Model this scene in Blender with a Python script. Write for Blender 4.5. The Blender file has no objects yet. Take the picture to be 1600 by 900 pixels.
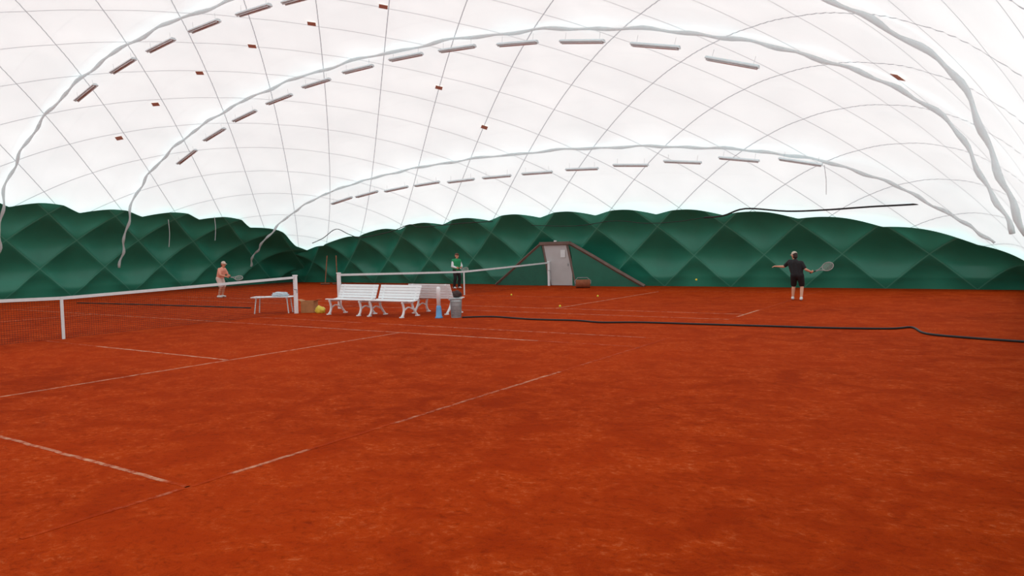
import bpy, bmesh, math, random
from mathutils import Vector, Matrix
random.seed(7)
PI = math.pi
S = bpy.context.scene
C = S.collection
try:
    S.view_settings.view_transform = 'Standard'
    S.view_settings.look = 'None'
except Exception:
    pass

# ------------------------------------------------------------------ camera
F = 1149.0
CH = 1.78
Yc = Vector((755, 80, -F)).normalized()
vc = Vector((-1750, 25, -F)).normalized()
Xc_ = -vc
Xc_ = (Xc_ - Yc * Xc_.dot(Yc)).normalized()
Zc = Xc_.cross(Yc).normalized()
R = Matrix((Xc_, Yc, Zc))
cam_d = bpy.data.cameras.new('camera')
cam = bpy.data.objects.new('camera', cam_d)
C.objects.link(cam)
cam_d.sensor_width = 36
cam_d.lens = F / 1600 * 36
cam_d.clip_start = 0.02
cam.matrix_world = Matrix.Translation((0, 0, CH)) @ R.to_4x4()
S.camera = cam
CAM = Vector((0, 0, CH))

def ray(px, py):
    return R @ Vector((px - 800, 450 - py, -F))
def gp(px, py, z=0.0):
    d = ray(px, py)
    return CAM + d * ((z - CH) / d.z)
def onY(px, py, Y):
    d = ray(px, py)
    return CAM + d * (Y / d.y)
def onX(px, py, X):
    d = ray(px, py)
    return CAM + d * (X / d.x)

# ------------------------------------------------------------------ dome form
XC, A, Y0, B, HM, P = -17.0, 18.4, 6.0, 23.8, 9.8, 2.2
def f(t):
    t = abs(t)
    return 0.0 if t >= 1 else (1 - t ** P) ** (1 / P)
def hull(x, y):
    return HM * f((x - XC) / A) * f((y - Y0) / B)
def hull_normal(x, y):
    e = .05
    return Vector((-(hull(x + e, y) - hull(x - e, y)) / (2 * e), -(hull(x, y + e) - hull(x, y - e)) / (2 * e), 1)).normalized()
def hull_hit(px, py):
    d = ray(px, py).normalized()
    t = 1.0
    while t < 60:
        p = CAM + d * t
        if p.z > hull(p.x, p.y):
            return p
        t += .05
    return CAM + d * 30

# ------------------------------------------------------------------ helpers
def tag(o, label, cat, group=None, kind=None):
    o['label'] = label
    o['category'] = cat
    if group: o['group'] = group
    if kind: o['kind'] = kind
    return o
def mk(name, bm, mat, parent=None, smooth=False):
    bmesh.ops.recalc_face_normals(bm, faces=bm.faces)
    me = bpy.data.meshes.new(name)
    bm.to_mesh(me); bm.free()
    if smooth:
        for p in me.polygons: p.use_smooth = True
    me.materials.append(mat)
    o = bpy.data.objects.new(name, me)
    C.objects.link(o)
    if parent: o.parent = parent
    return o
def thing(name, label, cat, loc=(0, 0, 0), rz=0, group=None, kind=None):
    o = bpy.data.objects.new(name, None)
    o.empty_display_size = .1
    C.objects.link(o)
    o.location = loc
    o.rotation_euler = (0, 0, rz)
    return tag(o, label, cat, group, kind)
def dup(root, loc, rz, label):
    r = root.copy(); C.objects.link(r)
    r.location = loc; r.rotation_euler = (0, 0, rz); r['label'] = label
    for ch in list(root.children):
        c = ch.copy(); C.objects.link(c); c.parent = r
        for g in ch.children:
            d = g.copy(); C.objects.link(d); d.parent = c
    return r
def box(bm, c, s, rot=None, bev=0.0):
    m = Matrix.Translation(c)
    if rot is not None: m = m @ rot.to_4x4()
    m = m @ Matrix.Diagonal((s[0], s[1], s[2], 1))
    r = bmesh.ops.create_cube(bm, size=1, matrix=m)
    if bev:
        es = set()
        for v in r['verts']:
            for e in v.link_edges: es.add(e)
        bmesh.ops.bevel(bm, geom=list(es), offset=bev, segments=2, affect='EDGES', profile=.5)
def tube(bm, pts, r, n=8, cap=True, flat=1.0):
    pts = [Vector(p) for p in pts]
    rs = r if isinstance(r, (list, tuple)) else [r] * len(pts)
    rings = []
    up = None
    for i, p in enumerate(pts):
        t = (pts[min(i + 1, len(pts) - 1)] - pts[max(i - 1, 0)]).normalized()
        if up is None:
            up = Vector((0, 0, 1)) if abs(t.z) < .9 else Vector((1, 0, 0))
        s = t.cross(up).normalized()
        up = s.cross(t).normalized()
        rings.append([bm.verts.new(p + (s * math.cos(2 * PI * k / n) + up * math.sin(2 * PI * k / n) * flat) * rs[i]) for k in range(n)])
    for a, b in zip(rings, rings[1:]):
        for k in range(n):
            bm.faces.new((a[k], a[(k + 1) % n], b[(k + 1) % n], b[k]))
    if cap:
        bm.faces.new(rings[0][::-1]); bm.faces.new(rings[-1])
def lathe(bm, prof, n=20, m=None, cap=True):
    m = m or Matrix.Identity(4)
    rings = []
    for r, z in prof:
        rings.append([bm.verts.new(m @ Vector((r * math.cos(2 * PI * k / n), r * math.sin(2 * PI * k / n), z))) for k in range(n)])
    for a, b in zip(rings, rings[1:]):
        for k in range(n):
            bm.faces.new((a[k], a[(k + 1) % n], b[(k + 1) % n], b[k]))
    if cap:
        bm.faces.new(rings[0][::-1]); bm.faces.new(rings[-1])
def capsule(bm, p0, r0, p1, r1, n=14, h=4):
    p0 = Vector(p0); p1 = Vector(p1)
    d = p1 - p0; L = max(d.length, 1e-5)
    q = Vector((0, 0, 1)).rotation_difference(d.normalized() if d.length > 1e-5 else Vector((0, 0, 1)))
    m = Matrix.Translation(p0) @ q.to_matrix().to_4x4()
    prof = []
    for i in range(h):
        a = -PI / 2 + (i + .25) / h * PI / 2
        prof.append((r0 * math.cos(a), r0 * math.sin(a)))
    prof.append((r0, 0)); prof.append((r1, L))
    for i in range(h):
        a = (i + .75) / h * PI / 2
        prof.append((r1 * math.cos(a), L + r1 * math.sin(a)))
    lathe(bm, prof, n, m)
def smoothpath(pts, k=6):
    pts = [Vector(p) for p in pts]
    out = []
    for i in range(len(pts) - 1):
        p0 = pts[max(i - 1, 0)]; p1 = pts[i]; p2 = pts[i + 1]; p3 = pts[min(i + 2, len(pts) - 1)]
        for j in range(k):
            t = j / k
            out.append(.5 * ((2 * p1) + (p2 - p0) * t + (2 * p0 - 5 * p1 + 4 * p2 - p3) * t * t + (3 * p1 - p0 - 3 * p2 + p3) * t ** 3))
    out.append(pts[-1])
    return out

# ------------------------------------------------------------------ materials
def srgb(r, g, b):
    return tuple(((c / 255) / 12.92 if c / 255 <= .04045 else ((c / 255 + .055) / 1.055) ** 2.4) for c in (r, g, b))
def M(name, col, rough=.6, var=.12, scale=8, metal=0.0, bump=0.0, spec=.5):
    m = bpy.data.materials.new(name); m.use_nodes = True
    nt = m.node_tree; b = nt.nodes['Principled BSDF']
    tc = nt.nodes.new('ShaderNodeTexCoord')
    no = nt.nodes.new('ShaderNodeTexNoise'); no.inputs['Scale'].default_value = scale
    no.inputs['Detail'].default_value = 4
    nt.links.new(tc.outputs['Object'], no.inputs['Vector'])
    r = nt.nodes.new('ShaderNodeValToRGB')
    r.color_ramp.elements[0].position = .3; r.color_ramp.elements[1].position = .7
    r.color_ramp.elements[0].color = tuple(c * (1 - var) for c in col) + (1,)
    r.color_ramp.elements[1].color = tuple(min(1, c * (1 + var)) for c in col) + (1,)
    nt.links.new(no.outputs['Fac'], r.inputs['Fac'])
    nt.links.new(r.outputs['Color'], b.inputs['Base Color'])
    b.inputs['Roughness'].default_value = rough
    b.inputs['Metallic'].default_value = metal
    b.inputs['Specular IOR Level'].default_value = spec
    if bump:
        bp = nt.nodes.new('ShaderNodeBump'); bp.inputs['Strength'].default_value = bump
        bp.inputs['Distance'].default_value = .02
        nt.links.new(no.outputs['Fac'], bp.inputs['Height'])
        nt.links.new(bp.outputs['Normal'], b.inputs['Normal'])
    return m
def math_node(nt, op, a, b=None, c=None):
    n = nt.nodes.new('ShaderNodeMath'); n.operation = op
    for i, v in enumerate((a, b, c)):
        if v is None: continue
        if isinstance(v, (int, float)): n.inputs[i].default_value = v
        else: nt.links.new(v, n.inputs[i])
    return n.outputs[0]
def mixc(nt, fac, a, b):
    n = nt.nodes.new('ShaderNodeMix'); n.data_type = 'RGBA'
    for s, v in ((n.inputs[0], fac), (n.inputs[6], a), (n.inputs[7], b)):
        if isinstance(v, (int, float)): s.default_value = v
        elif isinstance(v, tuple): s.default_value = v if len(v) == 4 else v + (1,)
        else: nt.links.new(v, s)
    return n.outputs[2]
def noise(nt, vec, scale, detail=5, rough=.6, dist=0.0):
    n = nt.nodes.new('ShaderNodeTexNoise')
    n.inputs['Scale'].default_value = scale; n.inputs['Detail'].default_value = detail
    n.inputs['Roughness'].default_value = rough; n.inputs['Distortion'].default_value = dist
    nt.links.new(vec, n.inputs['Vector'])
    return n.outputs['Fac']
def mapr(nt, v, a, b, c=0.0, d=1.0):
    n = nt.nodes.new('ShaderNodeMapRange')
    nt.links.new(v, n.inputs['Value'])
    for i, x in zip((1, 2, 3, 4), (a, b, c, d)): n.inputs[i].default_value = x
    return n.outputs[0]

def clay_color(nt):
    tc = nt.nodes.new('ShaderNodeTexCoord')
    mp = nt.nodes.new('ShaderNodeMapping')
    nt.links.new(tc.outputs['Object'], mp.inputs['Vector'])
    mp.inputs['Rotation'].default_value = (0, 0, math.radians(-33))
    mp.inputs['Scale'].default_value = (.9, 1.1, 1)
    v = tc.outputs['Object']
    big = noise(nt, v, .22, 3, .5)
    med = noise(nt, mp.outputs['Vector'], 2.0, 6, .7, .8)
    scf = noise(nt, mp.outputs['Vector'], 5.0, 4, .7, 1.6)
    fin = noise(nt, mp.outputs['Vector'], 15, 5, .78, .5)
    grain = noise(nt, v, 95, 2, .6)
    dark = srgb(146, 44, 6); mid = srgb(168, 54, 9); lite = srgb(206, 112, 66)
    c = mixc(nt, mapr(nt, big, .35, .65), dark, mid)
    c = mixc(nt, math_node(nt, 'MULTIPLY', mapr(nt, med, .40, .64), .65), c, srgb(186, 68, 15))
    c = mixc(nt, math_node(nt, 'MULTIPLY', mapr(nt, scf, .46, .34), .3), c, srgb(124, 34, 4))
    c = mixc(nt, math_node(nt, 'MULTIPLY', mapr(nt, fin, .53, .66), math_node(nt, 'MULTIPLY', mapr(nt, med, .46, .62), .62)), c, lite)
    c = mixc(nt, math_node(nt, 'MULTIPLY', mapr(nt, fin, .48, .34), .45), c, srgb(112, 30, 3))
    c = mixc(nt, math_node(nt, 'MULTIPLY', mapr(nt, grain, .5, .75), .25), c, srgb(112, 32, 5))
    h = math_node(nt, 'ADD', math_node(nt, 'MULTIPLY', fin, .8), math_node(nt, 'ADD', math_node(nt, 'MULTIPLY', grain, .35), math_node(nt, 'MULTIPLY', scf, .7)))
    return c, h
def clay_mat():
    m = bpy.data.materials.new('red_clay'); m.use_nodes = True
    nt = m.node_tree; b = nt.nodes['Principled BSDF']
    c, h = clay_color(nt)
    nt.links.new(c, b.inputs['Base Color'])
    b.inputs['Roughness'].default_value = .95
    b.inputs['Specular IOR Level'].default_value = .03
    bp = nt.nodes.new('ShaderNodeBump'); bp.inputs['Strength'].default_value = .55; bp.inputs['Distance'].default_value = .025
    nt.links.new(h, bp.inputs['Height']); nt.links.new(bp.outputs['Normal'], b.inputs['Normal'])
    return m
def line_mat():
    m = bpy.data.materials.new('worn_court_line'); m.use_nodes = True
    nt = m.node_tree; b = nt.nodes['Principled BSDF']
    c, h = clay_color(nt)
    at = nt.nodes.new('ShaderNodeAttribute'); at.attribute_name = 'wear'
    tc = nt.nodes.new('ShaderNodeTexCoord')
    n = noise(nt, tc.outputs['Object'], 9, 5, .75)
    fac = math_node(nt, 'ADD', at.outputs['Fac'], math_node(nt, 'MULTIPLY', math_node(nt, 'SUBTRACT', n, .58), 2.6))
    n2 = nt.nodes.new('ShaderNodeClamp'); nt.links.new(fac, n2.inputs[0])
    fac = math_node(nt, 'MULTIPLY', n2.outputs[0], mapr(nt, at.outputs['Fac'], .08, .5, 0, .85))
    nt.links.new(mixc(nt, fac, c, srgb(220, 184, 154)), b.inputs['Base Color'])
    b.inputs['Roughness'].default_value = .9
    b.inputs['Specular IOR Level'].default_value = .05
    return m
def membrane_mat():
    m = bpy.data.materials.new('white_membrane'); m.use_nodes = True
    nt = m.node_tree; b = nt.nodes['Principled BSDF']
    uv = nt.nodes.new('ShaderNodeUVMap'); uv.uv_map = 'arc'
    sp = nt.nodes.new('ShaderNodeSeparateXYZ'); nt.links.new(uv.outputs[0], sp.inputs[0])
    su, sv = sp.outputs[0], sp.outputs[1]
    def dist(expr, per):
        fr = math_node(nt, 'FRACT', math_node(nt, 'ADD', math_node(nt, 'DIVIDE', expr, per), 100.5))
        return math_node(nt, 'MULTIPLY', math_node(nt, 'ABSOLUTE', math_node(nt, 'SUBTRACT', fr, .5)), per)
    d1 = dist(math_node(nt, 'SUBTRACT', math_node(nt, 'ADD', su, sv), .6), 3.0)
    d2 = dist(math_node(nt, 'SUBTRACT', su, sv), 3.0)
    dm = math_node(nt, 'MINIMUM', d1, d2)
    l1 = mapr(nt, dm, .010, .028, 1, 0)
    l2 = mapr(nt, dm, 0, .4, 1, 0)  # soft occlusion shade beside the net lines, painted into the membrane colour
    seam = mapr(nt, dist(sv, 1.5), .01, .03, 1, 0)
    tc = nt.nodes.new('ShaderNodeTexCoord')
    n = noise(nt, tc.outputs['Object'], .5, 4, .6)
    base = mixc(nt, mapr(nt, n, .3, .7), (.76, .78, .785), (.83, .85, .852))
    base = mixc(nt, math_node(nt, 'MULTIPLY', l2, .06), base, (.5, .52, .53))
    base = mixc(nt, math_node(nt, 'MULTIPLY', seam, .14), base, (.5, .5, .52))
    base = mixc(nt, math_node(nt, 'MULTIPLY', l1, .8), base, (.17, .17, .19))
    nt.links.new(base, b.inputs['Base Color'])
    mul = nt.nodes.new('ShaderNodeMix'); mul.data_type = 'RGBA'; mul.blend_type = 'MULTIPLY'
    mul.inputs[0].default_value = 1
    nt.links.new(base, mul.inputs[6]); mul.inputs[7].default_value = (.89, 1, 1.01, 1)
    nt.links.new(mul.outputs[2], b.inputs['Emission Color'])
    b.inputs['Emission Strength'].default_value = .95  # glow stands in for daylight passing through the fabric
    b.inputs['Roughness'].default_value = .7
    b.inputs['Specular IOR Level'].default_value = .2
    try: m.cycles.emission_sampling = 'NONE'
    except Exception: pass
    return m
def quilt_mat():
    m = M('green_vinyl', srgb(37, 130, 106), .42, .10, .8)
    nt = m.node_tree; b = nt.nodes['Principled BSDF']
    uv = nt.nodes.new('ShaderNodeUVMap'); uv.uv_map = 'quilt'
    sp = nt.nodes.new('ShaderNodeSeparateXYZ'); nt.links.new(uv.outputs[0], sp.inputs[0])
    ds = []
    for s_ in (sp.outputs[0], sp.outputs[1]):
        fr = math_node(nt, 'FRACT', math_node(nt, 'ADD', s_, 100.5))
        ds.append(math_node(nt, 'ABSOLUTE', math_node(nt, 'SUBTRACT', fr, .5)))
    crease_hl = mapr(nt, math_node(nt, 'MINIMUM', ds[0], ds[1]), .005, .015, 1, 0)  # highlight where stretched creases catch light, painted as paler lines
    old = b.inputs['Base Color'].links[0].from_socket
    nt.links.new(mixc(nt, math_node(nt, 'MULTIPLY', crease_hl, .42), old, srgb(100, 176, 156)), b.inputs['Base Color'])
    return m
def sleeve_mat():
    m = M('pale_sleeve', (.86, .93, .95), .35, .06, 5)
    nt = m.node_tree; b = nt.nodes['Principled BSDF']
    tr = nt.nodes.new('ShaderNodeBsdfTranslucent')
    tr.inputs['Color'].default_value = (.90, .95, .96, 1)
    mx = nt.nodes.new('ShaderNodeMixShader'); mx.inputs[0].default_value = .6
    out = [n for n in nt.nodes if n.type == 'OUTPUT_MATERIAL'][0]
    nt.links.new(b.outputs[0], mx.inputs[1]); nt.links.new(tr.outputs[0], mx.inputs[2])
    nt.links.new(mx.outputs[0], out.inputs['Surface'])
    return m

mClay = clay_mat(); mLine = line_mat(); mMem = membrane_mat()
mGreen = quilt_mat()
mGreen2 = M('green_fabric', srgb(29, 108, 87), .5, .1, 2)
mWhite = M('white_paint', (.86, .93, .95), .45, .03, 6)
mWhiteP = M('white_plastic', (.74, .82, .84), .4, .05, 5)
mDuct = sleeve_mat()
mLampH = M('lamp_housing', (.68, .78, .81), .5, .05, 5)
mLampT = M('lamp_tube', (.76, .86, .89), .4, .05, 5)
mBlackR = M('black_rubber', srgb(22, 22, 24), .6, .2, 10)
mNet = M('dark_net_cord', srgb(30, 38, 34), .8, .1, 10)
mTape = M('white_tape', (.76, .86, .88), .7, .05, 8)
mGrey = M('grey_steel', srgb(150, 156, 158), .45, .1, 6, .1)
mPaleG = M('pale_grey_plastic', srgb(206, 214, 216), .5, .08, 6)
mRail = M('brown_rail', srgb(114, 94, 85), .6, .12, 4)
mDoor = M('grey_door', srgb(188, 190, 190), .6, .06, 2)
mPaper = M('paper', (.72, .78, .79), .8, .03, 10)
mPatch = M('brown_patch', srgb(206, 172, 152), .8, .2, 12)
mCard = M('cardboard', srgb(176, 124, 80), .85, .12, 6)
mWood = M('pale_wood', srgb(140, 94, 64), .7, .2, 9)
mYellow = M('yellow_plastic', srgb(222, 200, 70), .5, .1, 9)
mBlue = M('blue_plastic', srgb(100, 170, 226), .4, .1, 6)
mRust = M('rusty_brown', srgb(136, 76, 46), .8, .2, 7, 0, .3)
mBag = M('dark_canvas', srgb(60, 42, 40), .8, .2, 12)
mTowel = M('pale_towel', srgb(210, 228, 238), .9, .1, 18)
mBall = M('ball_felt', srgb(226, 222, 70), .9, .1, 30)
mSkin = M('skin', srgb(214, 160, 132), .55, .06, 8)
mSkinD = M('skin_tan', srgb(206, 148, 120), .55, .06, 8)
mHair = M('brown_hair', srgb(96, 54, 34), .7, .2, 30)
mHairD = M('dark_hair', srgb(46, 34, 30), .7, .2, 30)
mSalmon = M('salmon_shirt', srgb(232, 164, 142), .85, .06, 10)
mPale = M('pale_shorts', srgb(214, 200, 190), .85, .06, 10)
mBlack = M('black_cloth', srgb(24, 24, 28), .85, .2, 10)
mVest = M('green_vest', srgb(34, 150, 96), .85, .1, 10)
mWhCloth = M('white_cloth', (.74, .82, .83), .85, .05, 10)
mShoe = M('white_shoe', (.72, .78, .78), .6, .05, 10)
mCap = M('cap_cloth', srgb(206, 196, 180), .85, .06, 10)
mEye = M('eye_dark', srgb(30, 24, 22), .3, .1, 10)
mMouth = M('lip', srgb(160, 84, 76), .5, .1, 10)
mRkt = M('racket_frame', srgb(156, 158, 156), .4, .1, 10)
mString = M('racket_string', srgb(190, 192, 188), .6, .05, 10)

# ------------------------------------------------------------------ floor
bm = bmesh.new()
NX, NY = 40, 50
gv = [[bm.verts.new((-36 + 38.5 * i / NX, -18.5 + 49.5 * j / NY, 0)) for j in range(NY + 1)] for i in range(NX + 1)]
for i in range(NX):
    for j in range(NY):
        bm.faces.new((gv[i][j], gv[i + 1][j], gv[i + 1][j + 1], gv[i][j + 1]))
fl = mk('floor', bm, mClay); tag(fl, 'orange red clay tennis court floor covering the whole hall', 'floor', None, 'structure')

# ------------------------------------------------------------------ white hull
def resample(half, step):
    N = 4000
    pts = []
    for i in range(N + 1):
        s = -PI / 2 + PI * i / N
        t = math.copysign(abs(math.sin(s)) ** (2 / P), s)
        pts.append((t, max(0.0, math.cos(s)) ** (2 / P)))
    cum = [0.0]
    for a, b in zip(pts, pts[1:]):
        cum.append(cum[-1] + math.hypot((b[0] - a[0]) * half, (b[1] - a[1]) * HM))
    L = cum[-1]; n = int(L / step)
    out = []; k = 0
    for i in range(n + 1):
        g = L * i / n
        while k < N - 1 and cum[k + 1] < g: k += 1
        w = (g - cum[k]) / max(1e-9, cum[k + 1] - cum[k])
        w = min(1, max(0, w))
        out.append((pts[k][0] + (pts[k + 1][0] - pts[k][0]) * w, max(0, pts[k][1] + (pts[k + 1][1] - pts[k][1]) * w), g - L / 2))
    out[0] = (-1, 0, -L / 2); out[-1] = (1, 0, L / 2)
    return out
RX = resample(A, .25); RY = resample(B, .25)
bm = bmesh.new()
uvl = bm.loops.layers.uv.new('arc')
def puff(c1, c2, e=2.0):
    w1 = abs((c1 % 1) - .5) * 2; w2 = abs((c2 % 1) - .5) * 2
    return (1 - w1 ** e) * (1 - w2 ** e)
rows = []
for tx, fx, sx in RX:
    r_ = []
    for ty, fy, sy in RY:
        x = XC + A * tx; y = Y0 + B * ty; z = HM * fx * fy
        if z > .3:
            n = hull_normal(x, y)
            d = .09 * puff((sx + sy - .6) / 3, (sx - sy) / 3) * min(1, (z - .3))
            x += n.x * d; y += n.y * d; z += n.z * d
        r_.append((bm.verts.new((x, y, z)), sx, sy))
    rows.append(r_)
for a, b in zip(rows, rows[1:]):
    for j in range(len(a) - 1):
        q = (a[j], b[j], b[j + 1], a[j + 1])
        try: fc = bm.faces.new([v[0] for v in q])
        except ValueError: continue
        for lp, v in zip(fc.loops, q): lp[uvl].uv = (v[1], v[2])
ce = mk('ceiling', bm, mMem, None, True)
tag(ce, 'white translucent inflated dome membrane with diagonal cable net lines', 'ceiling', None, 'structure')

# ------------------------------------------------------------------ green liner walls
def sstep(a, b, x):
    t = min(1, max(0, (x - a) / (b - a))); return t * t * (3 - 2 * t)
def liner(kind, name, label):
    bm = bmesh.new()
    uq = bm.loops.layers.uv.new('quilt')
    half = A if kind == 'far' else B
    n = int(2 * half / .075); m = 56
    cols = []
    for i in range(n + 1):
        t = -1 + 2 * i / n
        t = max(-.9995, min(.9995, t))
        per = t * half
        fo = f(t)
        if kind == 'far':
            k = .327
        elif kind == 'left':
            k = .43 + .1 * sstep(17, 27, Y0 + per)
        else:
            k = .17
        k *= 1 + .065 * (abs(math.sin(PI * (per / 2.8 + .1))) - .5)
        col = []
        arc = 0; last = None
        for j in range(m + 1):
            g = k * j / m
            w = (1 - g ** P) ** (1 / P)
            z = HM * fo * g
            depth = (B if kind == 'far' else A) * w
            if last: arc += math.hypot(z - last[0], depth - last[1])
            last = (z, depth)
            q = arc / 2.6; p = per / 2.8 + .1
            off = .42 - .37 * puff(p + q, p - q, 2.0) * min(1, .35 + z * .8)
            off *= min(1, .6 + z)
            if kind == 'left': off += .05
            dd = depth - off
            if kind == 'far': co = (XC + per, Y0 + dd, z)
            elif kind == 'left': co = (XC - dd, Y0 + per, z)
            else: co = (XC + dd, Y0 + per, z)
            col.append((bm.verts.new(co), p + q, p - q))
        cols.append(col)
    for a, b in zip(cols, cols[1:]):
        for j in range(m):
            q4 = (a[j], b[j], b[j + 1], a[j + 1])
            fc = bm.faces.new([v[0] for v in q4])
            for lp, v in zip(fc.loops, q4): lp[uq].uv = (v[1], v[2])
    o = mk(name, bm, mGreen, None, True)
    tag(o, label, 'wall', None, 'structure')
liner('far', 'wall_back', 'dark green quilted vinyl wall band behind the entrance door')
liner('left', 'wall_left', 'dark green quilted vinyl wall band along the left side')
liner('right', 'wall_right', 'dark green quilted vinyl wall band along the near right side')

# ------------------------------------------------------------------ court lines
NETX = -16.95
trim_i = [0]
def court_line(p0, p1, w, wear, label):
    trim_i[0] += 1
    bm = bmesh.new()
    la = bm.verts.layers.float.new('wear')
    p0 = Vector(p0); p1 = Vector(p1)
    L = (p1 - p0).length; d = (p1 - p0) / L; s = Vector((-d.y, d.x, 0)) * w / 2
    n = max(4, int(L / .12)); prev = None
    for i in range(n + 1):
        c = p0 + d * (L * i / n)
        val = wear(c)
        j = Vector((random.uniform(-.008, .008), random.uniform(-.008, .008), 0))
        q = [c - s + j, c + s + j]
        vs = [bm.verts.new((q[0].x, q[0].y, .003)), bm.verts.new((q[1].x, q[1].y, .003)), bm.verts.new((q[0].x, q[0].y, -.01)), bm.verts.new((q[1].x, q[1].y, -.01))]
        for v in vs: v[la] = val
        if prev:
            bm.faces.new((prev[0], prev[1], vs[1], vs[0]))
            bm.faces.new((prev[1], prev[3], vs[3], vs[1]))
            bm.faces.new((prev[2], prev[0], vs[0], vs[2]))
        prev = vs
    o = mk('trim_%d' % trim_i[0], bm, mLine)
    tag(o, label, 'court line', None, 'structure')
def piece(v, segs):
    for a, b, k in segs:
        if a <= v <= b: return k
    return 0.0
SX = NETX + 6.4; BX = -5.15
c1y, c2y = 7.6, 22.45
court_line((BX, 2.1, 0), (BX, 13.1, 0), .045, lambda c: piece(c.y, [(2.7, 3.25, .3), (3.65, 4.4, .65), (4.4, 5.5, .05), (5.5, 7.6, .42), (7.6, 9.05, .55), (9.6, 10.1, .35), (10.1, 12.3, .26)]), 'worn near baseline of the front court running across the clay')
court_line((BX, 3.25, 0), (NETX, 3.25, 0), .042, lambda c: piece(-c.x, [(5.5, 20, .6), (5.1, 5.5, .2)]), 'short white line at lower left of the front court')
court_line((SX - .14, 3.25, 0), (SX - .14, 11.8, 0), .055, lambda c: .6 if c.y < 11.9 else 0, 'white service line of the front court meeting the centre line')
court_line((SX - .14, c1y, 0), (NETX, c1y, 0), .055, lambda c: piece(-c.x, [(10.6, 14.8, .65), (14.8, 18, .3)]), 'white centre service line of the front court')
court_line((BX, 11.85, 0), (NETX, 11.85, 0), .055, lambda c: piece(-c.x, [(5.1, 7.2, .3), (7.2, 10.3, .75), (10.3, 11.4, .55), (11.4, 14.2, .6), (14.2, 17, .45)]), 'long white sideline in front of the benches')
court_line((BX, 13.1, 0), (NETX, 13.1, 0), .055, lambda c: piece(-c.x, [(5.6, 12.5, .48), (13, 17, .4)]), 'faint outer sideline closest to the benches')
court_line((NETX, 3.25, 0), (NETX - 11.9, 3.25, 0), .05, lambda c: .4, 'far half sideline of the front court')
court_line((NETX - 6.4, 3.25, 0), (NETX - 6.4, 11.85, 0), .05, lambda c: .5, 'far service line of the front court behind the left net')
court_line((NETX, 11.85, 0), (NETX - 11.9, 11.85, 0), .05, lambda c: .5, 'far half inner sideline of the front court')
court_line((NETX - 11.9, 2.1, 0), (NETX - 11.9, 13.1, 0), .06, lambda c: .5, 'far baseline of the front court')
court_line((BX, 16.96, 0), (NETX - 11.9, 16.96, 0), .055, lambda c: .5, 'outer sideline of the rear court')
court_line((BX, 18.3, 0), (NETX - 11.9, 18.3, 0), .055, lambda c: .5, 'inner sideline of the rear court')
court_line((BX, 16.96, 0), (BX, 27.9, 0), .06, lambda c: piece(c.y, [(17.6, 19.6, .7), (19.6, 28, .2)]), 'near baseline of the rear court by the player in black')
court_line((SX, 18.3, 0), (SX, 26.6, 0), .06, lambda c: piece(c.y, [(18, 26, .6)]), 'near service line of the rear court')
court_line((SX, c2y, 0), (NETX, c2y, 0), .05, lambda c: .4, 'centre service line of the rear court')
court_line((BX, 26.6, 0), (NETX - 11.9, 26.6, 0), .05, lambda c: .3, 'sideline of the rear court closest to the green wall')

# ------------------------------------------------------------------ nets
def net(label, cy):
    t = thing('tennis_net', label, 'net', (NETX, cy, 0))
    hl = 6.4
    top = lambda y: .914 + .156 * min(1, abs(y) / hl) ** 1.1
    for sgn in (-1, 1):
        bm = bmesh.new()
        box(bm, (0, sgn * hl, .55), (.09, .09, 1.1), None, .008)
        box(bm, (0, sgn * hl, 1.105), (.11, .11, .03), None, .006)
        po = mk('post', bm, mWhite, t)
        b2 = bmesh.new()
        tube(b2, [(0, sgn * (hl - .05), .7), (.12, sgn * (hl - .05), .7), (.12, sgn * (hl - .05), .6)], .012)
        mk('crank', b2, mGrey, po)
    bm = bmesh.new()
    y = -hl + .06
    while y < hl - .05:
        tp = top(y) - .02
        vs = [bm.verts.new((0, y - .0022, .02)), bm.verts.new((0, y + .0022, .02)), bm.verts.new((0, y + .0022, tp)), bm.verts.new((0, y - .0022, tp))]
        bm.faces.new(vs); y += .05
    for k in range(20):
        q = k / 20; pr = None
        for i in range(33):
            yy = -hl + .05 + (2 * hl - .1) * i / 32
            z = .03 + (top(yy) - .05) * q
            cur = (bm.verts.new((0, yy, z - .0022)), bm.verts.new((0, yy, z + .0022)))
            if pr: bm.faces.new((pr[0], cur[0], cur[1], pr[1]))
            pr = cur
    mk('netting', bm, mNet, t)
    bm = bmesh.new(); pr = None
    for i in range(41):
        yy = -hl + .03 + (2 * hl - .06) * i / 40
        z = top(yy)
        cur = [bm.verts.new((sx * .012, yy, z + sz)) for sx, sz in ((-1, -.055), (1, -.055), (1, .012), (-1, .012))]
        if pr:
            for k in range(4): bm.faces.new((pr[k], pr[(k + 1) % 4], cur[(k + 1) % 4], cur[k]))
        pr = cur
    mk('top_tape', bm, mTape, t)
    bm = bmesh.new(); box(bm, (.005, 0, .46), (.03, .06, .92), None, .004)
    mk('centre_strap', bm, mTape, t)
net('white taped tennis net at left with its post by the low table', 7.95)
net('white taped tennis net behind the white benches near the door', 22.45)

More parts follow.
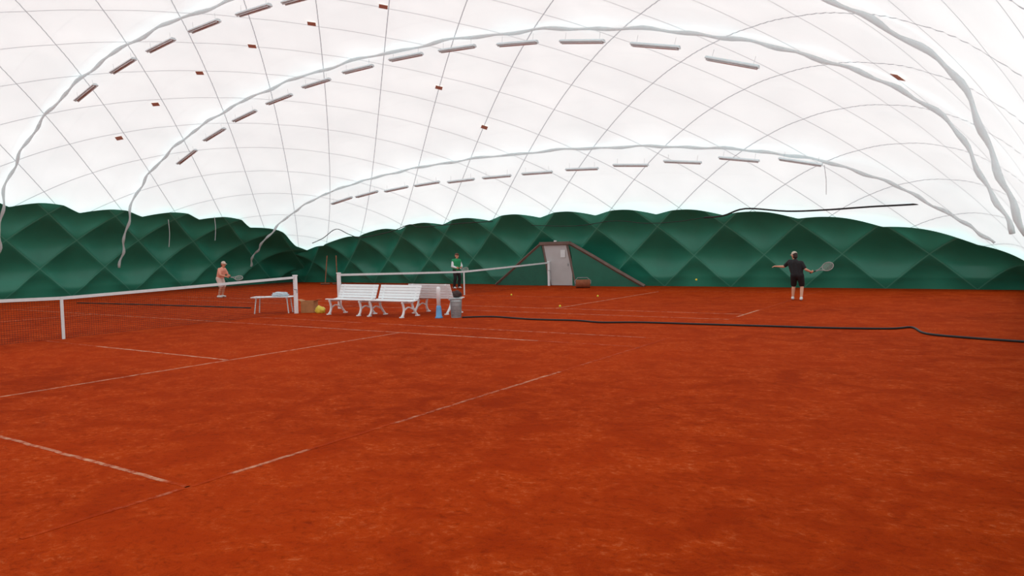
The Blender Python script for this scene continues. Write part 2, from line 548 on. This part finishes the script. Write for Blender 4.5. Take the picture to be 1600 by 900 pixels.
# ------------------------------------------------------------------ sleeves and lamps on the light arches
HOOPS = [(14.5, 'nearest'), (18.9, 'middle'), (26.08, 'farthest')]
DUCTLAB = ['pale cable sleeve arching across the top corners of the dome', 'long pale cable sleeve arching over the middle row of lamps', 'pale cable sleeve arching over the farthest row of lamps']
for hi, ((hy, nm), lb) in enumerate(zip(HOOPS, DUCTLAB)):
    pts = []
    n = 190
    for i in range(n + 1):
        s = -PI / 2 * .985 + PI * .985 * i / n
        tx = math.copysign(abs(math.sin(s)) ** (2 / P), s)
        x = XC + A * tx
        yy = hy - (.74 * (1 - sstep(-26, -10, x)) if hi == 0 else 0)
        z = hull(x, yy)
        if z < 1.4 or (x > -5 and z < 2.0): continue
        nn = hull_normal(x, yy)
        off = .12 + .6 * (1 - sstep(2.8, 5.0, z))
        w = .022 * math.sin(i * 1.1) + .02 * math.sin(i * .53 + 1)
        q = Vector((x, yy, z)) - nn * (off + w)
        pts.append(q + Vector((0, .06 * math.sin(i * .6), 0)))
    bm = bmesh.new()
    tube(bm, pts, [.054 + .016 * math.sin(k * 1.3) for k in range(len(pts))], 8, True, .9)
    tag(mk('cable_sleeve', bm, mDuct, None, True), lb, 'cable sleeve', 'cable sleeves along the dome arches')

LAMPS = [
    [(134, 146), (192, 104), (251, 72), (319, 42), (396, 17), (470, -1)],
    [(292, 246), (335, 211), (382, 182), (436, 156), (494, 131), (559, 109), (634, 90), (714, 77), (808, 69), (909, 66), (1023, 73), (1143, 99)],
    [(534, 314), (573, 304), (619, 296), (667, 288), (720, 283), (776, 277), (839, 271), (909, 265), (985, 259), (1066, 254), (1154, 250), (1250, 254)]]
LAMPY = [13.7, 18.9, 25.85]
ORD = ['first', 'second', 'third', 'fourth', 'fifth', 'sixth', 'seventh', 'eighth', 'ninth', 'tenth', 'eleventh', 'twelfth']
ROWN = ['nearest row at upper left', 'middle row across the dome', 'farthest low row']
def make_lamp():
    t = thing('strip_light', 'x', 'lamp', group='strip lights hung in rows under the dome')
    L = 1.4
    bm = bmesh.new()
    prof = [(-.10, 0), (.10, 0), (.10, .03), (.05, .075), (-.05, .075), (-.10, .03)]
    a = [bm.verts.new((-L / 2, y, z)) for y, z in prof]; b = [bm.verts.new((L / 2, y, z)) for y, z in prof]
    for k in range(6): bm.faces.new((a[k], a[(k + 1) % 6], b[(k + 1) % 6], b[k]))
    bm.faces.new(a); bm.faces.new(b)
    mk('housing', bm, mLampH, t)
    for y in (-.05, .05):
        bm = bmesh.new(); tube(bm, [(-L / 2 + .03, y, -.02), (L / 2 - .03, y, -.02)], .02, 10)
        mk('lamp_tube', bm, mLampT, t, True)
    for x in (-.55, .55):
        bm = bmesh.new(); tube(bm, [(x, 0, .07), (x, 0, .27)], .005, 6)
        mk('hanger', bm, mPaleG, t)
    return t
lamp0 = make_lamp(); used = False
for r_, (row, hy) in enumerate(zip(LAMPS, LAMPY)):
    for i, (px, py) in enumerate(row):
        p = onY(px, py, hy)
        p.z = min(p.z, hull(p.x, hy) - .36)
        e = .4
        slope = (hull(p.x + e, hy) - hull(p.x - e, hy)) / (2 * e)
        lab = '%s strip light from the left in the %s' % (ORD[i], ROWN[r_])
        o = lamp0 if not used else dup(lamp0, p, 0, lab)
        used = True
        o.location = p; o['label'] = lab
        o.rotation_euler = (0, -math.atan(slope), 0)

# ------------------------------------------------------------------ brown square patches on the membrane
PATCH = [((186, 215), 'lowest of the diagonal row at left'), ((243, 162), 'second lowest of the row at left'), ((312, 113), 'third of the row at left'),
         ((394, 71), 'just below the nearest lamps'), ((487, 36), 'right of the nearest lamps'), ((599, 9), 'at the top edge'),
         ((686, 136), 'just below the middle lamps'), ((757, 198), 'between middle and farthest lamps'), ((1404, 119), 'at far right by the grey sleeve')]
bm = bmesh.new(); box(bm, (0, 0, 0), (.26, .26, .012), None, .004)
pt0 = mk('membrane_patch', bm, mPatch)
for i, ((px, py), lb) in enumerate(PATCH):
    o = pt0 if i == 0 else pt0.copy()
    if i: C.objects.link(o)
    h = hull_hit(px, py); n = hull_normal(h.x, h.y)
    o.location = h - n * .03
    q = Vector((0, 0, 1)).rotation_difference(n)
    o.rotation_mode = 'QUATERNION'
    o.rotation_quaternion = q @ Matrix.Rotation(PI / 4, 3, 'Z').to_quaternion()
    tag(o, 'small brown square patch on white dome, ' + lb, 'patch', 'brown square patches on the dome')

# ------------------------------------------------------------------ entrance door on the back wall
DY = 28.99
t = thing('door_1', 'grey entrance door with a white notice and sloping side rails', 'door', (-16.12, DY, 0), 0, None, 'structure')
bm = bmesh.new()
vs = [(-.78, 0, .02), (.42, 0, .02), (.02, -.02, 1.84), (-1.14, -.02, 1.84)]
fr = [bm.verts.new(v) for v in vs]; bk = [bm.verts.new((v[0], .06, v[2])) for v in vs]
bm.faces.new(fr); bm.faces.new(bk[::-1])
for k in range(4): bm.faces.new((fr[k], bk[k], bk[(k + 1) % 4], fr[(k + 1) % 4]))
dp = mk('door_panel', bm, mDoor, t)
bm = bmesh.new(); box(bm, (.12, -.05, .95), (.03, .05, .12), None, .006); mk('door_handle', bm, mGrey, dp)
bm = bmesh.new(); box(bm, (-.14, -.035, 1.45), (.24, .012, .34)); 
mk('notice', bm, mPaper, dp)
bm = bmesh.new()
tube(bm, [(-.84, 0, 0), (-1.2, -.02, 1.86)], .055, 4); tube(bm, [(.48, 0, 0), (.08, -.02, 1.86)], .055, 4)
mk('door_frame', bm, mRail, t)
bm = bmesh.new(); box(bm, (-.55, -.03, 1.92), (1.6, .14, .15), None, .02); mk('header', bm, mRail, t)
bm = bmesh.new(); box(bm, (-.5, -.06, 2.02), (.14, .08, .06), None, .01); mk('door_lamp', bm, mWhiteP, t)
for x0, x1, nmm in ((-1.3, -3.8, 'side_rail'), (.2, 3.8, 'side_rail')):
    bm = bmesh.new()
    P0 = smoothpath([(x0, -.03, 1.92), (x0 + (x1 - x0) * .3, -.05, 1.36), (x0 + (x1 - x0) * .65, -.08, .68), (x1, -.1, .02)], 6)
    tube(bm, P0, .085 if x0 > 0 else .06, 4)
    rl = mk(nmm, bm, mRail, t)
    bm = bmesh.new()
    a = [bm.verts.new(p) for p in P0]; b = [bm.verts.new((p.x, p.y + .02, 0.0)) for p in P0]
    if x0 > 0: e0 = (.48, .02, 0.0)
    else: e0 = (-.84, .02, 0.0)
    b[0].co = e0
    for k in range(len(P0) - 1):
        bm.faces.new((a[k], a[k + 1], b[k + 1], b[k]))
    mk('skirt', bm, mGreen2, t)

# ------------------------------------------------------------------ cables and cords
def cable(px, Y, r, name, label, cat, mat, k=5):
    pts = smoothpath([onY(x, y, Y) for x, y in px], k)
    bm = bmesh.new(); tube(bm, pts, r, 6)
    tag(mk(name, bm, mat, None, True), label, cat)
cable([(1100, 340), (1130, 337), (1165, 326), (1230, 330), (1290, 328), (1360, 323), (1445, 318), (1560, 306)], 27.9, .035, 'hose', 'thick black hose running along the top of the green wall at right', 'hose', mBlackR)
cable([(488, 380), (505, 372), (525, 358), (545, 366), (565, 371), (610, 362), (640, 351), (657, 355), (720, 349), (770, 346)], 27.8, .02, 'cable', 'thin black cable draped where the green walls meet in the corner', 'cable', mBlackR)
cable([(830, 352), (900, 353), (960, 345), (1010, 349), (1060, 346), (1100, 340)], 27.9, .014, 'wire', 'thin dark wire sagging over the green wall above the door', 'wire', mBlackR)
def floor_cable(px, r, label):
    pts = smoothpath([gp(x, y) + Vector((0, 0, r * .9)) for x, y in px], 6)
    bm = bmesh.new(); tube(bm, pts, r, 8)
    tag(mk('rope', bm, mBlackR, None, True), label, 'rope')
floor_cable([(722, 497), (770, 496), (830, 500), (900, 502), (940, 505), (1000, 505), (1100, 508), (1200, 511), (1300, 514), (1390, 515), (1425, 513), (1448, 523), (1520, 530), (1620, 537)], .022, 'long black rope lying on the clay from the benches to the right edge')
floor_cable([(120, 474), (200, 476), (300, 479), (392, 482)], .02, 'thin black rope on the clay beyond the left net')
for (x, y0, y1, X, lb) in ((263, 343, 386, -32.6, 'pale cord hanging on the left green wall, nearer the picture edge'), (335, 338, 376, -32.4, 'pale cord hanging on the left green wall, nearer the corner')):
    a = onX(x, y0, X); b = onX(x + 1, y1, X)
    bm = bmesh.new(); tube(bm, smoothpath([a, (a + b) / 2 + Vector((.03, .03, 0)), b], 4), .012, 6)
    tag(mk('cord', bm, mPaleG), lb, 'cord')
a = onY(1288, 258, 25.9); b = onY(1291, 304, 25.9)
bm = bmesh.new(); tube(bm, [a, (a + b) / 2 + Vector((.03, 0, 0)), b], .012, 6)
tag(mk('cord', bm, mPaleG), 'pale cord hanging below the last lamp of the farthest row', 'cord')

# ------------------------------------------------------------------ benches
def make_bench():
    t = thing('park_bench', 'white slatted park bench, left of the two facing the front court', 'bench', (0, 0, 0), 0, 'white slatted benches between the courts')
    BL = 1.46
    bm = bmesh.new()
    for k in range(6):
        y = -.26 + k * .083
        box(bm, (0, y, .435 - .02 * math.sin(k / 5 * PI)), (BL, .074, .028), None, .006)
    mk('seat', bm, mWhite, t)
    bm = bmesh.new()
    for k in range(5):
        q = k / 4
        y = .215 + .115 * q + .01; z = .49 + .30 * q
        box(bm, (0, y, z), (BL, .024, .072), Matrix.Rotation(-.36, 3, 'X'), .006)
    mk('backrest', bm, mWhite, t)
    for x in (-.58, .58):
        bm = bmesh.new()
        tube(bm, smoothpath([(x, -.31, .03), (x, -.26, .07), (x, -.22, .2), (x, -.25, .34), (x, -.28, .4)], 5), .034, 6)
        tube(bm, smoothpath([(x, -.29, .4), (x, -.1, .385), (x, .1, .385), (x, .2, .42), (x, .27, .6), (x, .36, .82)], 5), .026, 6)
        tube(bm, smoothpath([(x, .1, .385), (x, .14, .24), (x, .24, .1), (x, .31, .03)], 5), .034, 6)
        tube(bm, smoothpath([(x, -.23, .17), (x, -.05, .26), (x, .16, .18)], 5), .022, 6)
        box(bm, (x, -.31, .015), (.075, .12, .03), None, .005); box(bm, (x, .32, .015), (.075, .12, .03), None, .005)
        mk('leg_frame', bm, mWhite, t, True)
    return t
bn = make_bench(); bn.location = (-15.08, 14.72, 0)
dup(bn, (-13.52, 14.72, 0), 0, 'white slatted park bench, right of the two facing the front court')
dup(bn, (-12.95, 15.9, 0), PI, 'white slatted park bench behind the others, facing the rear court')

# low white table and the things on it
tb = gp(428, 489)
t = thing('low_table', 'low white table with thin legs in front of the left net post', 'table', (tb.x, tb.y, 0), math.radians(33))
bm = bmesh.new()
for k in range(4): box(bm, (0, -.18 + k * .12, .475), (1.2, .105, .03), None, .006)
box(bm, (-.45, 0, .45), (.05, .42, .03)); box(bm, (.45, 0, .45), (.05, .42, .03))
mk('tabletop', bm, mWhite, t)
for sx in (-1, 1):
    for sy in (-1, 1):
        bm = bmesh.new(); tube(bm, [(sx * .5, sy * .2, 0), (sx * .45, sy * .17, .46)], .018, 8); mk('leg', bm, mWhiteP, t)
def lumpy(name, size, mat, seed, parent=None, sub=3):
    rnd = random.Random(seed)
    bm = bmesh.new(); bmesh.ops.create_icosphere(bm, subdivisions=sub, radius=1)
    ph = [rnd.uniform(0, 6) for _ in range(6)]
    for v in bm.verts:
        c = v.co
        k = 1 + .14 * math.sin(4 * c.x + ph[0]) * math.sin(5 * c.y + ph[1]) + .1 * math.sin(9 * c.z + 7 * c.x + ph[2]) + .06 * math.sin(13 * c.y + ph[3])
        v.co = Vector((c.x * k * size[0], c.y * k * size[1], max(0, (c.z * k + .55) * size[2])))
    return mk(name, bm, mat, parent, True)
o = lumpy('towel', (.24, .15, .085), mTowel, 3)
o.location = (tb.x + .16, tb.y + .11, .49); o.rotation_euler = (0, 0, .5)
tag(o, 'crumpled pale towel on the low white table', 'towel')

# cardboard box, yellow bag
cb = gp(484, 488)
t = thing('cardboard_box', 'open brown cardboard box between the net post and the bench', 'box', (cb.x, cb.y, 0), math.radians(25))
bm = bmesh.new()
for sx in (-1, 1): box(bm, (sx * .19, 0, .17), (.012, .32, .34))
for sy in (-1, 1): box(bm, (0, sy * .16, .17), (.39, .012, .34))
box(bm, (0, 0, .008), (.38, .32, .012))
bx = mk('carton', bm, mCard, t)
for sx in (-1, 1):
    bm = bmesh.new(); box(bm, (sx * .25, 0, .36), (.15, .31, .008), Matrix.Rotation(sx * -.35, 3, 'Y')); mk('flap', bm, mCard, t)
yb = gp(500, 489)
o = lumpy('plastic_bag', (.15, .13, .13), mYellow, 9); o.location = (yb.x, yb.y, 0)
tag(o, 'crumpled yellow plastic bag on the clay beside the cardboard box', 'bag')

# bin, post with blue foot, bag on rear bench
b0 = gp(713, 496)
t = thing('wire_bin', 'grey wire waste bin at the right end of the benches', 'bin', (b0.x, b0.y, 0))
bm = bmesh.new()
for k in range(26):
    a = 2 * PI * k / 26
    tube(bm, [(.125 * math.cos(a), .125 * math.sin(a), .01), (.15 * math.cos(a), .15 * math.sin(a), .48)], .006, 5)
for z in (.1, .2, .3, .4):
    r = .125 + .025 * z / .48
    tube(bm, [(r * math.cos(2 * PI * k / 24), r * math.sin(2 * PI * k / 24), z) for k in range(25)], .005, 5, False)
mk('basket', bm, mGrey, t)
bm = bmesh.new(); tube(bm, [(.152 * math.cos(2 * PI * k / 24), .152 * math.sin(2 * PI * k / 24), .48) for k in range(25)], .011, 6, False); mk('rim', bm, mGrey, t)
bm = bmesh.new(); lathe(bm, [(.1, 0), (.128, 0), (.128, .02), (.1, .02)], 24); mk('base', bm, mGrey, t)
bm = bmesh.new(); lathe(bm, [(.11, .02), (.137, .42), (.13, .44), (.06, .43)], 24); mk('liner', bm, mPaleG, t, True)
b1 = gp(686, 497)
t = thing('marker_post', 'white upright post with a flared blue foot beside the bench', 'post', (b1.x, b1.y, 0))
bm = bmesh.new(); lathe(bm, [(.10, 0), (.105, .02), (.08, .05), (.065, .27), (.055, .32), (.03, .33)], 20); mk('foot', bm, mBlue, t, True)
bm = bmesh.new(); lathe(bm, [(.05, .32), (.055, .74), (.045, .8), (.02, .81)], 16); mk('pole', bm, mWhite, t, True)
o = lumpy('sports_bag', (.16, .14, .11), mBag, 5); o.location = (-12.42, 16.08, .45)
tag(o, 'dark sports bag on the end of the rear white bench', 'bag')

# brooms leaning in the corner
for i, (X, Y, lean, lb) in enumerate(((-30.2, 27.6, .12, 'drag broom with wooden handle standing in the far corner, left one'), (-29.6, 27.9, -.15, 'drag broom with wooden handle standing in the far corner, right one'))):
    t = thing('broom', lb, 'broom', (X, Y, 0), .5, 'brooms in the far corner')
    bm = bmesh.new(); tube(bm, [(0, 0, .06), (lean * .6, .25, 1.55)], .03, 8); mk('handle', bm, mWood, t)
    bm = bmesh.new(); box(bm, (0, 0, .06), (.5, .07, .05), None, .01); mk('head', bm, mWood, t)
    bm = bmesh.new(); box(bm, (0, 0, .02), (.48, .06, .04)); mk('bristles', bm, mBlackR, t)

# roller by the door
rp = gp(911, 450)
t = thing('court_roller', 'rusty brown court roller lying by the entrance door', 'roller', (rp.x, min(rp.y, 28.1), 0), math.radians(30))
bm = bmesh.new(); lathe(bm, [(.05, -.3), (.17, -.3), (.18, -.29), (.18, .29), (.17, .3), (.05, .3)], 28, Matrix.Translation((0, 0, .18)) @ Matrix.Rotation(PI / 2, 4, 'Y'))
mk('drum', bm, mRust, t, True)
bm = bmesh.new()
tube(bm, [(-.32, 0, .18), (-.34, .1, .3), (-.2, .5, .42), (.2, .5, .42), (.34, .1, .3), (.32, 0, .18)], .016, 6)
mk('handle', bm, mGrey, t)

# tennis balls
BR = .034
bm = bmesh.new(); bmesh.ops.create_uvsphere(bm, u_segments=16, v_segments=10, radius=BR)
ball = mk('tennis_ball', bm, mBall, None, True)
for i, (px, py, lb) in enumerate(((875, 480, 'yellow tennis ball on the clay, nearest of the three lying ones'), (799, 462, 'yellow tennis ball on the clay right of the net strap'), (934, 464, 'yellow tennis ball on the clay, farthest right of the lying ones'))):
    o = ball if i == 0 else ball.copy()
    if i: C.objects.link(o)
    p = gp(px, py); o.location = (p.x, p.y, BR)
    tag(o, lb, 'ball', 'tennis balls')
o = ball.copy(); C.objects.link(o); o.location = onY(1088, 437, 24.0)
tag(o, 'yellow tennis ball in flight in front of the green wall', 'ball', 'tennis balls')

# ------------------------------------------------------------------ people
def remesh(o, vox, it=2, fac=.4):
    m = o.modifiers.new('Remesh', 'REMESH'); m.mode = 'VOXEL'; m.voxel_size = vox
    s = o.modifiers.new('Smooth', 'SMOOTH'); s.iterations = it; s.factor = fac
    bpy.context.view_layer.update()
    dg = bpy.context.evaluated_depsgraph_get()
    me = bpy.data.meshes.new_from_object(o.evaluated_get(dg))
    o.modifiers.clear()
    old = o.data; o.data = me
    me.name = old.name
    for p in me.polygons: p.use_smooth = True
    if not me.materials: me.materials.append(old.materials[0])
    return o
def V(*a): return Vector(a)
def lerp(a, b, t): return a + (b - a) * t
def hand(bm, el, w, n, side, curl):
    d = (w - el).normalized()
    n = (n - d * n.dot(d)).normalized()
    s = d.cross(n).normalized() * side
    for k in (-.022, 0, .022):
        capsule(bm, w - d * .01, .022, w + d * .07 + s * k, .016)
    for k, L in zip((-.031, -.0105, .0105, .031), (.058, .072, .076, .066)):
        p = w + d * .075 + s * k; a = 0
        for seg in (.42, .33, .25):
            a += curl
            q = p + (d * math.cos(a) + n * math.sin(a)) * L * seg * 1.15
            capsule(bm, p, .0105, q, .0095, 8, 3); p = q
    p = w + d * .02 + s * .025
    q = p + (d * .55 + s * .75 + n * .35).normalized() * .04
    capsule(bm, p, .014, q, .011, 8, 3)
    capsule(bm, q, .011, q + (d * .7 + n * .7).normalized() * .03, .0095, 8, 3)
def person(label, loc, rz, J, look, cl):
    t = thing('person', label, 'person', loc, rz)
    J = {k: Vector(v) for k, v in J.items()}
    look = Vector(look).normalized(); up = V(0, 0, 1); up = (up - look * up.dot(look)).normalized(); rt = look.cross(up)
    h = J['head']
    def torso(bm, g):
        for s_ in 'LR':
            capsule(bm, lerp(J['hip' + s_], J['pelvis'], .25), .088 + g, lerp(J['sh' + s_], J['neck'], .3) - V(0, 0, .06), .092 + g)
        capsule(bm, J['pelvis'], .10 + g, lerp(J['pelvis'], J['neck'], .82), .10 + g)
        capsule(bm, J['shL'], .053 + g, J['shR'], .053 + g)
        capsule(bm, lerp(J['pelvis'], J['neck'], .9), .075 + g, J['neck'], .055 + g)
    def arm(bm, s_, g, upto=2):
        a, b, c = J['sh' + s_], J['el' + s_], J['wr' + s_]
        if upto == 1:
            capsule(bm, a, .052 + g, lerp(a, b, .75), .043 + g); return
        capsule(bm, a, .05 + g, b, .038 + g)
        capsule(bm, b, .038 + g, lerp(b, c, .3), .038 + g); capsule(bm, lerp(b, c, .3), .038 + g, c, .025 + g)
    def leg(bm, s_, g, upto=2):
        a, b, c = J['hip' + s_], J['kn' + s_], J['an' + s_]
        if upto == 1:
            capsule(bm, a, .088 + g, lerp(a, b, .85), .068 + g); return
        capsule(bm, a, .085 + g, b, .053 + g)
        m = lerp(b, c, .3) + V(0, -.015, 0)
        capsule(bm, b, .052 + g, m, .053 + g); capsule(bm, m, .053 + g, c, .036 + g)
    bm = bmesh.new()
    torso(bm, 0)
    capsule(bm, J['neck'] - V(0, 0, .02), .05, h - up * .06, .046)
    capsule(bm, h - up * .055 + look * .018, .058, h + up * .025 - look * .008, .085)
    capsule(bm, h - look * .02 + up * .015, .084, h + up * .02 + look * .012, .078)
    capsule(bm, h - up * .075 + look * .045, .028, h - up * .07 + look * .05, .026)
    capsule(bm, h + look * .083 + up * .005, .010, h + look * .098 - up * .022, .014)
    for s_ in (-1, 1):
        capsule(bm, h + rt * s_ * .083 + up * .015, .014, h + rt * s_ * .085 - up * .02, .011)
    for s_ in 'LR':
        arm(bm, s_, 0); leg(bm, s_, 0)
        toe = J['an' + s_] + V(0, .13, -.035)
        capsule(bm, J['an' + s_] + V(0, -.03, -.03), .034, toe, .028)
    hand(bm, J['elR'], J['wrR'], Vector(cl['palmR']), 1, .62)
    hand(bm, J['elL'], J['wrL'], Vector(cl['palmL']), -1, cl.get('curlL', .3))
    body = remesh(mk('body', bm, cl['skin'], t), .0065)
    bm = bmesh.new(); torso(bm, .016)
    for s_ in 'LR': arm(bm, s_, .014, cl['sleeve'] if cl['sleeve'] else 1)
    if cl.get('vest'):
        bm.free(); bm = bmesh.new()
        for s_ in 'LR': arm(bm, s_, .014, 2)
        torso(bm, .01)
        remesh(mk('shirt', bm, mWhCloth, t), .012)
        bm = bmesh.new(); torso(bm, .024)
        remesh(mk('vest', bm, cl['top'], t), .012)
    else:
        remesh(mk('shirt', bm, cl['top'], t), .012)
    bm = bmesh.new()
    capsule(bm, J['hipL'], .102, J['hipR'], .102); capsule(bm, J['pelvis'], .118, lerp(J['pelvis'], J['neck'], .12), .118)
    for s_ in 'LR': leg(bm, s_, .02, cl['legs'])
    remesh(mk('shorts' if cl['legs'] == 1 else 'trousers', bm, cl['bottom'], t), .012)
    for s_ in 'LR':
        a = J['an' + s_]; bm = bmesh.new()
        capsule(bm, a + V(0, -.045, -.022), .044, a + V(0, .13, -.034), .036)
        capsule(bm, a, .046, a + V(0, .05, -.02), .043)
        z0 = a.z - .07
        for v in bm.verts: v.co.z = max(v.co.z, z0)
        so = remesh(mk('shoe', bm, mShoe, t), .009)
    bm = bmesh.new()
    if cl.get('cap'):
        capsule(bm, h + up * .045 - look * .012, .091, h + up * .05 - look * .005, .088)
        for v in list(bm.verts):
            k = (v.co - h).dot(up)
            if k < .03: v.co += up * (.03 - k)
        for k in (-.045, 0, .045): capsule(bm, h + up * .045 + look * .06 + rt * k, .012, h + up * .035 + look * (.15 - abs(k) * .5) + rt * k, .01)
        remesh(mk('cap', bm, cl['cap'], t), .008)
        bm = bmesh.new()
    capsule(bm, h + up * .03 - look * .03, .085, h - up * .03 - look * .045, .07)
    if not cl.get('cap'):
        capsule(bm, h + up * .045 - look * .02, .09, h + up * .055 + look * .02, .075)
    remesh(mk('hair', bm, cl['hair'], t), .009)
    for s_ in (-1, 1):
        bm = bmesh.new(); p = h + look * .083 + rt * s_ * .032 + up * .012
        capsule(bm, p - rt * .005, .008, p + rt * .005, .008, 10, 3); mk('eye', bm, mEye, t, True)
    bm = bmesh.new(); p = h + look * .079 - up * .05
    capsule(bm, p - rt * .02, .006, p + rt * .02, .006, 10, 3); mk('mouth', bm, mMouth, t, True)
    return t
def racket(label, grip, d, n):
    grip = Vector(grip); d = Vector(d).normalized(); n = Vector(n); n = (n - d * n.dot(d)).normalized(); s = d.cross(n)
    t = thing('tennis_racket', label, 'racket', grip, 0, 'tennis rackets held by the players')
    m = Matrix((s, d, n)).transposed().to_4x4()
    t.rotation_euler = m.to_euler()
    bm = bmesh.new()
    el = [(.124 * math.cos(2 * PI * k / 32), .46 + .16 * math.sin(2 * PI * k / 32), 0) for k in range(33)]
    tube(bm, el, .012, 8, False)
    tube(bm, smoothpath([(-.012, .1, 0), (-.014, .2, 0), (-.06, .305, 0), (-.1, .36, 0)], 5), .012, 8)
    tube(bm, smoothpath([(.012, .1, 0), (.014, .2, 0), (.06, .305, 0), (.1, .36, 0)], 5), .012, 8)
    mk('frame', bm, mRkt, t, True)
    bm = bmesh.new()
    for k in range(-7, 8):
        x = k * .016; hh = .16 * math.sqrt(max(0, 1 - (x / .124) ** 2)); tube(bm, [(x, .46 - hh, 0), (x, .46 + hh, 0)], .0013, 4)
    for k in range(-9, 10):
        y = k * .0165; hh = .124 * math.sqrt(max(0, 1 - (y / .16) ** 2)); tube(bm, [(-hh, .46 + y, 0), (hh, .46 + y, 0)], .0013, 4)
    mk('strings', bm, mString, t)
    bm = bmesh.new(); tube(bm, [(0, -.08, 0), (0, -.075, 0), (0, .12, 0)], [.019, .016, .015], 8); mk('grip', bm, mBlackR, t, True)
    return t
def w2(loc, rz, p):
    return Vector(loc) + Matrix.Rotation(rz, 3, 'Z') @ Vector(p)
def wd(rz, p): return Matrix.Rotation(rz, 3, 'Z') @ Vector(p)

# player in black at right, seen from behind
l3 = gp(1244, 469); l3.z = 0
J3 = dict(pelvis=(.03, -.04, .77), neck=(-.03, .07, 1.19), head=(-.06, .13, 1.34), shR=(.15, -.02, 1.12), shL=(-.19, .13, 1.165), elR=(.27, -.1, .93), wrR=(.40, .06, .86),
          elL=(-.36, .22, 1.01), wrL=(-.56, .24, 1.02), hipR=(.12, -.05, .75), hipL=(-.06, -.02, .75), knR=(.16, .10, .43), knL=(-.08, .15, .43), anR=(.15, -.14, .075), anL=(-.1, .08, .075))
person('person in black shirt and shorts with a cap, arms spread, seen from behind', l3, .15, J3, (-.6, .75, -.1),
       dict(skin=mSkin, top=mBlack, bottom=mBlack, sleeve=1, legs=1, cap=mCap, hair=mHairD, palmR=(0, 1, .3), palmL=(0, .2, -1)))
hR = V(*J3['wrR']); dR = (hR - V(*J3['elR'])).normalized()
racket('tennis racket held out to the right by the player in black', w2(l3, .15, hR + dR * .075 + V(0, .03, 0)), wd(.08, (.9, .05, .36)), (0.1, -1, .25))

# player in green vest behind the rear net
l2 = gp(714, 451); l2.z = 0
rz2 = math.radians(-105)
J2 = dict(pelvis=(0, 0, .84), neck=(0, .03, 1.29), head=(0, .06, 1.45), shR=(.175, 0, 1.245), shL=(-.175, 0, 1.245), elR=(.26, .04, 1.0), wrR=(.2, .25, .94),
          elL=(-.26, .05, 1.0), wrL=(-.08, .26, .95), hipR=(.09, 0, .82), hipL=(-.09, 0, .82), knR=(.12, .06, .45), knL=(-.12, .06, .45), anR=(.14, -.02, .075), anL=(-.14, -.02, .075))
person('person in green vest over white sleeves and dark trousers behind the net', l2, rz2, J2, (.1, 1, -.05),
       dict(skin=mSkin, top=mVest, vest=True, bottom=mBlack, sleeve=2, legs=2, hair=mHair, palmR=(-1, .2, 0), palmL=(1, 0, .2), curlL=.5))
hR = V(*J2['wrR']); dR = (hR - V(*J2['elR'])).normalized()
racket('tennis racket held in front by the player in the green vest', w2(l2, rz2, hR + dR * .075 + V(-.03, 0, 0)), wd(rz2, (-.1, .9, -.15)), wd(rz2, (.8, 0, .5)))

# player in salmon shirt at left
l1 = gp(347, 465); l1.z = 0
rz1 = math.radians(-70)
J1 = dict(pelvis=(0, -.06, .80), neck=(0, .07, 1.19), head=(0, .13, 1.345), shR=(.17, .05, 1.145), shL=(-.17, .05, 1.145), elR=(.24, .12, .92), wrR=(.15, .33, .86),
          elL=(-.23, .15, .92), wrL=(-.05, .35, .88), hipR=(.09, -.06, .78), hipL=(-.09, -.06, .78), knR=(.12, .06, .43), knL=(-.12, .04, .43), anR=(.13, -.05, .075), anL=(-.13, -.07, .075))
person('person in salmon shirt and pale shorts leaning forward near the left green wall', l1, rz1, J1, (.05, 1, -.15),
       dict(skin=mSkinD, top=mSalmon, bottom=mPale, sleeve=1, legs=1, cap=mCap, hair=mHair, palmR=(-1, .2, 0), palmL=(1, 0, .2), curlL=.5))
hR = V(*J1['wrR']); dR = (hR - V(*J1['elR'])).normalized()
racket('tennis racket held forward by the player in the salmon shirt', w2(l1, rz1, hR + dR * .075 + V(-.03, 0, 0)), wd(rz1, (-.05, .95, -.1)), wd(rz1, (.7, 0, .7)))

# ------------------------------------------------------------------ world
w = bpy.data.worlds.new('world'); S.world = w; w.use_nodes = True
w.node_tree.nodes['Background'].inputs[0].default_value = (.8, .85, .9, 1)
w.node_tree.nodes['Background'].inputs[1].default_value = 1.0
